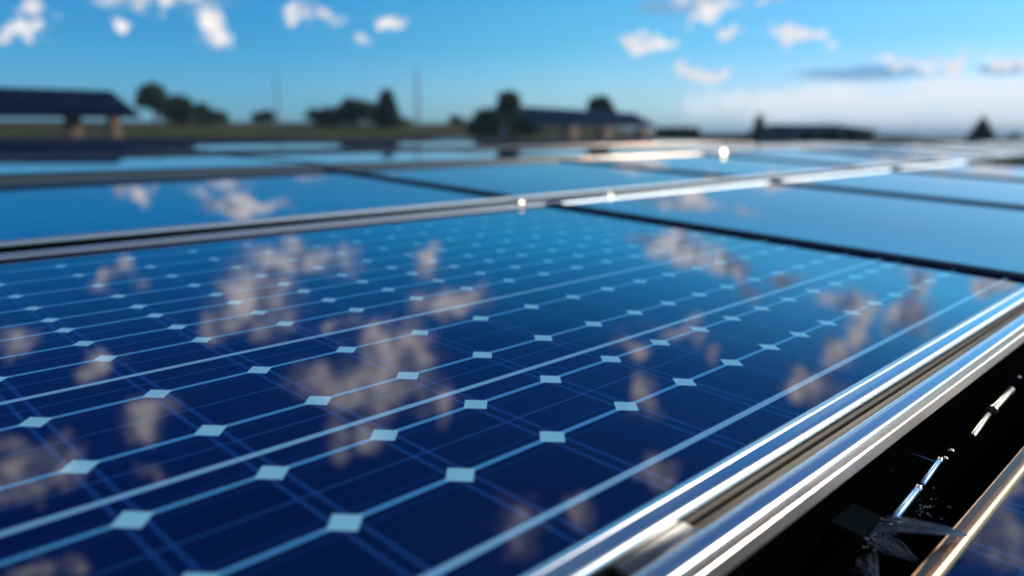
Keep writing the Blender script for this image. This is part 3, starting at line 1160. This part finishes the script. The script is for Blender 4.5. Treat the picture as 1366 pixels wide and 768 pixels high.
def tree(name, label, cat, x, y, h, w, seed, kind='round', group='trees along the field', trunk=True):
    rnd = random.Random(seed)
    g = ground_z(x, y)
    t = thing(name, label, cat, Matrix.Translation((x, y, g)), group)
    bm = bmesh.new()
    blobs = []
    if kind == 'round':
        for _ in range(11):
            a = rnd.uniform(0, 6.28)
            q = rnd.uniform(0.1, 0.62) * w / 2
            zz = h * rnd.uniform(0.48, 0.84)
            s = w * rnd.uniform(0.17, 0.27)
            blobs.append((q * math.cos(a), q * math.sin(a), zz, s, s, min(s * 0.85, h - zz)))
        blobs.append((0, 0, h * 0.68, w * 0.32, w * 0.32, h * 0.31))
    elif kind == 'bush':
        for _ in range(13):
            a = rnd.uniform(0, 6.28)
            q = rnd.uniform(0.0, 0.75) * w / 2
            k = math.sqrt(max(0.1, 1 - (2 * q / w) ** 2))
            s = w * rnd.uniform(0.12, 0.2)
            top = h * k * rnd.uniform(0.75, 1.0)
            blobs.append((q * math.cos(a), q * math.sin(a), top * 0.55, s, s, top * 0.45))
    elif kind == 'box':
        for i in range(9):
            f = (i + 0.5) / 9 - 0.5
            blobs.append((f * w, 0, h * 0.52, w * 0.085, 0.7, h * 0.48 * rnd.uniform(0.93, 1.0)))
    else:
        for i in range(9):
            f = i / 8
            s = w * 0.5 * (1 - f) ** (0.8 if kind == 'cone' else 0.45) + w * 0.05
            blobs.append((rnd.uniform(-.1, .1) * s, rnd.uniform(-.1, .1) * s, h * (0.1 + 0.86 * f), s, s, h * 0.085))
    dens = 2600
    crown_mesh(bm, blobs, dens, max(0.05, 0.052 * math.sqrt(w * h)), rnd)
    me = bpy.data.meshes.new('crown')
    bm.to_mesh(me)
    bm.free()
    me.materials.append(M['conifer'] if kind in ('cone', 'column') else (M['hedge'] if kind == 'box' else M['leaf']))
    o = bpy.data.objects.new('crown', me)
    COL.objects.link(o)
    o.parent = t
    b = MB()
    r0 = 0.03 * h + 0.03
    b.tube([(0, 0, -0.2), (0.03 * w, 0, h * 0.3), (0, 0.02 * w, h * 0.78)], [r0, r0 * 0.75, r0 * 0.25], 9)
    if kind in ('round', 'bush'):
        for k in range(6):
            a = k * 1.05 + rnd.uniform(-.3, .3)
            z0 = h * rnd.uniform(0.22, 0.5)
            q = w * 0.3
            b.tube([(0, 0, z0), (q * 0.5 * math.cos(a), q * 0.5 * math.sin(a), z0 + h * 0.14), (q * math.cos(a), q * math.sin(a), z0 + h * 0.25)], [r0 * 0.5, r0 * 0.3, r0 * 0.12], 7)
    b.build('trunk', M['wood'], t)
    return t


FPX = 1046.42
PITCH = R(11.137)


def bearing(px, py, d):
    """a point seen in the photograph at (px, py), standing d metres north of the camera"""
    a, b = (px - 683) / FPX, (py - 384) / FPX
    y = math.cos(PITCH) - b * math.sin(PITCH)
    z = -math.sin(PITCH) - b * math.cos(PITCH)
    return Vector((d * a / y, d, CAMZ + d * z / y))


TREES = [
    # px, top, width px, distance, kind, name, label, seed
    (203, 108, 44, 46, 'round', 'broadleaf_tree', 'tall round topped dark tree just right of the left canopy roof'),
    (240, 124, 82, 48, 'bush', 'bushy_tree', 'broad dark bushy tree right of the tall round topped tree'),
    (280, 143, 54, 50, 'bush', 'bushy_tree', 'low bush tapering off at the right end of the left tree group'),
    (352, 145, 44, 54, 'bush', 'bushy_tree', 'small lone dark bush below the faint thin mast on the left'),
    (436, 141, 70, 50, 'bush', 'bushy_tree', 'low dark bush at the left end of the middle tree group'),
    (474, 129, 76, 50, 'bush', 'bushy_tree', 'wide dark bushy tree in the middle of the middle tree group'),
    (515, 116, 36, 47, 'column', 'upright_tree', 'tall narrow dark tree left of the thin mast in the middle'),
    (538, 156, 30, 52, 'bush', 'bushy_tree', 'small bush right under the tall narrow tree by the middle mast'),
    (606, 153, 28, 54, 'bush', 'bushy_tree', 'tiny lone bush between the middle mast and the dark trees'),
    (655, 139, 66, 40, 'bush', 'bushy_tree', 'wide black green tree at the left end of the central canopy'),
    (680, 121, 44, 42, 'round', 'broadleaf_tree', 'round topped tree rising above the left end of the central canopy'),
    (700, 145, 56, 41, 'bush', 'bushy_tree', 'dark bushy tree in the shade behind the central canopy'),
    (804, 127, 46, 46, 'round', 'broadleaf_tree', 'round treetop showing above the roof of the central canopy'),
    (1014, 150, 22, 38, 'column', 'cypress', 'slim dark cypress left of the low dark building'),
    (1312, 154, 46, 34, 'cone', 'conifer', 'dark conical conifer near the right edge in front of the blue hills'),
    (1353, 176, 34, 36, 'bush', 'bushy_tree', 'small low bush at the right edge beside the conical conifer'),
    (1195, 181, 90, 60, 'bush', 'bushy_tree', 'low bush beside the right end of the low dark building'),
]
for i, (px, top, w, d, kind, name, label) in enumerate(TREES):
    p = bearing(px, top, d)
    tree(name, label, 'tree', p.x, p.y, p.z - ground_z(p.x, p.y), w * d / FPX, 100 + i, kind)
for i, (px, top, w, d, label) in enumerate([(904, 167, 54, 36, 'square clipped dark hedge right of the central canopy'),
                                            (968, 178, 76, 44, 'low dark hedge between the square hedge and the cypress')]):
    p = bearing(px, top, d)
    tree('hedge', label, 'hedge', p.x, p.y, p.z - ground_z(p.x, p.y), w * d / FPX, 300 + i, 'box', group='hedges behind the panels')

# ------------------------------------------------------------------ solar canopies
def slab(pts, th):
    """roof slab from four corners, thickness downwards along its own normal"""
    b = MB()
    n = (pts[1] - pts[0]).cross(pts[2] - pts[0]).normalized()
    if n.z < 0:
        n = -n
    a = [b.bm.verts.new(p) for p in pts]
    c = [b.bm.verts.new(p - n * th) for p in pts]
    b.bm.faces.new(a)
    b.bm.faces.new(c[::-1])
    for i in range(4):
        j = (i + 1) % 4
        b.bm.faces.new((a[i], c[i], c[j], a[j]))
    return b, n


def roof_glass():
    m, nt, b = nmat('canopy_solar_glass')
    uvn = nd(nt, 'ShaderNodeUVMap')
    uvn.uv_map = 'cells'
    br = nd(nt, 'ShaderNodeTexBrick')
    br.offset = 0.0
    br.inputs['Color1'].default_value = (0.003, 0.010, 0.030, 1)
    br.inputs['Color2'].default_value = (0.004, 0.012, 0.036, 1)
    br.inputs['Mortar'].default_value = (0.02, 0.03, 0.05, 1)
    br.inputs['Scale'].default_value = 1.0
    br.inputs['Mortar Size'].default_value = 0.03
    br.inputs['Brick Width'].default_value = 1.0
    br.inputs['Row Height'].default_value = 1.7
    nt.links.new(uvn.outputs[0], br.inputs['Vector'])
    nt.links.new(br.outputs[0], b.inputs['Base Color'])
    b.inputs['Roughness'].default_value = 0.55
    b.inputs['Specular IOR Level'].default_value = 0.03
    return m


M['roofglass'] = roof_glass()


def canopy(label, corners, posts, base_th=0.06, post_w=0.34, group='solar roofed canopies'):
    """corners: far left, far right, near right, near left"""
    c0 = sum(corners, Vector()) / 4
    c0.z = ground_z(c0.x, c0.y)
    t = thing('solar_canopy', label, 'canopy', Matrix.Translation(c0), group)
    loc = [p - c0 for p in corners]
    b, n = slab(loc, base_th)
    roof = b.build('roof', M['roofdark'], t, smooth=False)
    # modules lie 2 cm above the deck
    cen = sum(loc, Vector()) / 4
    q = [cen + (p - cen) * 0.985 + n * 0.030 for p in loc]
    b, n = slab(q, 0.026)
    bm = b.bm
    uvl = bm.loops.layers.uv.new('cells')
    ex, ey = (q[1] - q[0]), (q[3] - q[0])
    lx, ly = ex.length, ey.length
    for f in bm.faces:
        for lp in f.loops:
            d = lp.vert.co - q[0]
            lp[uvl].uv = (d.dot(ex) / lx, d.dot(ey) / ly)
    b.build('roof_modules', M['roofglass'], t, smooth=False)
    # gutter along the low edge, purlins below
    gb = MB().tube([loc[3] - n * (base_th * 0.5) + (loc[3] - loc[0]).normalized() * 0.03, loc[2] - n * (base_th * 0.5) + (loc[3] - loc[0]).normalized() * 0.03], 0.035, 8)
    gb.build('gutter', M['roofdark'], t)
    for k in (0.25, 0.75):
        a_, c_ = loc[0].lerp(loc[3], k) - n * (base_th + 0.06), loc[1].lerp(loc[2], k) - n * (base_th + 0.06)
        MB().tube([a_, c_], 0.06, 6).build('beam', M['roofdark'], t)
    for (p, w) in posts:
        g = ground_z(p.x, p.y)
        # top of the post under the roof plane
        l0 = loc[0] + c0
        dz = -((p.x - l0.x) * n.x + (p.y - l0.y) * n.y) / n.z
        ztop = l0.z + dz - base_th / n.z - 0.02
        pb = MB().box(-w / 2, w / 2, -w / 2, w / 2, g - 0.2 - c0.z, ztop - c0.z, 0.015)
        pb.bm.transform(Matrix.Translation((p.x - c0.x, p.y - c0.y, 0)) @ Matrix.Rotation(R(38), 4, 'Z'))
        pb.build('pillar', M['concrete'], t)
    return t


B = bearing
canopy('large dark blue solar roofed canopy on concrete pillars cut by the left edge',
       [B(-190, 112, 16.8), B(150, 123, 16.8), B(186, 152, 14.6), B(-250, 150, 14.6)],
       [(B(97, 160, 15.3), 0.26), (B(151, 160, 15.6), 0.22), (B(-60, 160, 15.3), 0.26), (B(40, 160, 16.5), 0.2)][:3])
canopy('sloping blue solar roofed canopy on three tan pillars in the middle distance',
       [B(690, 143, 27), B(846, 152, 29), B(874, 166.5, 25.5), B(716, 168, 23)],
       [(B(760, 170, 23.3), 0.36), (B(805, 170, 23.9), 0.36), (B(856, 170, 24.8), 0.36), (B(674, 170, 24.0), 0.20)][:3])
pst = B(671, 170, 24.5)
gz = ground_z(pst.x, pst.y)
o = MB().box(-0.09, 0.09, -0.09, 0.09, -0.2, B(671, 168, 24.5).z - gz, 0.01).build('post', M['pole'])
o.matrix_world = Matrix.Translation((pst.x, pst.y, gz))
tag(o, 'short grey post standing in the grass left of the central canopy', 'post')

# low dark building with a solar roof on the right
def low_building():
    d = 31.0
    a, b_ = B(1054, 184, d), B(1164, 184, d)
    w = b_.x - a.x
    cx = (a.x + b_.x) / 2
    g = ground_z(cx, d) - 0.1
    t = thing('low_building', 'long low dark building with a solar roof right of the cypress', 'building', Matrix.Translation((cx, d, g)))
    hw = B(1100, 174, d).z - g
    ht = B(1100, 168.5, d).z - g + 0.1
    MB().box(-w / 2 + 0.15, w / 2 - 0.15, 0.25, 4.6, -0.3, hw, 0.0).build('wall', M['roofdark'], t, smooth=False)
    fl, fr, nr, nl = Vector((-w / 2 + 0.30, 3.0, ht)), Vector((w / 2 - 0.25, 3.0, ht)), Vector((w / 2 + 0.12, -0.3, hw)), Vector((-w / 2 - 0.12, -0.3, hw))
    bb, n = slab([fl, fr, nr, nl], 0.08)
    uvl = bb.bm.loops.layers.uv.new('cells')
    for f in bb.bm.faces:
        for lp in f.loops:
            lp[uvl].uv = (lp.vert.co.x, lp.vert.co.y)
    bb.build('roof', M['roofglass'], t, smooth=False)
    bb, n = slab([fl, fr, Vector((w / 2 + 0.12, 5.4, hw)), Vector((-w / 2 - 0.12, 5.4, hw))], 0.08)
    bb.build('rear_roof', M['roofdark'], t, smooth=False)
    for f in (-0.44, -0.18, 0.12, 0.34, 0.46):
        MB().box(f * w - 0.11, f * w + 0.11, -0.12, 0.10, -0.3, hw - 0.06, 0.01).build('pillar', M['concrete'], t)


low_building()


# thin masts
for px, top, d, r_, lab in [(556, 93, 52, 0.10, 'thin grey mast standing right of the tall narrow tree'), (368, 98, 66, 0.09, 'faint thin mast above the small lone bush on the left')]:
    p = B(px, top, d)
    g = ground_z(p.x, p.y)
    t = thing('mast', lab, 'mast', Matrix.Translation((p.x, p.y, g)), 'thin masts in the field')
    MB().tube([(0, 0, -0.3), (0, 0, p.z - g)], [r_, r_ * 0.55], 10).build('pole', M['pole'], t)
    MB().tube([(0, 0, p.z - g - 0.002), (0, 0, p.z - g + r_ * 3)], r_ * 0.2, 6).build('tip', M['pole'], t)

# ------------------------------------------------------------------ air
hz = MB().box(-5300, 5300, -5300, 5300, -9.5, 16.0).build('haze', bpy.data.materials.new('haze'), smooth=False)
hm = hz.data.materials[0]
hm.use_nodes = True
hm.node_tree.nodes.clear()
ho = hm.node_tree.nodes.new('ShaderNodeOutputMaterial')
hv = hm.node_tree.nodes.new('ShaderNodeVolumePrincipled')
hv.inputs['Color'].default_value = (0.55, 0.80, 1.0, 1)
hv.inputs['Density'].default_value = 0.0008
hv.inputs['Anisotropy'].default_value = 0.2
hm.node_tree.links.new(hv.outputs[0], ho.inputs['Volume'])
tag(hz, kind='stuff')
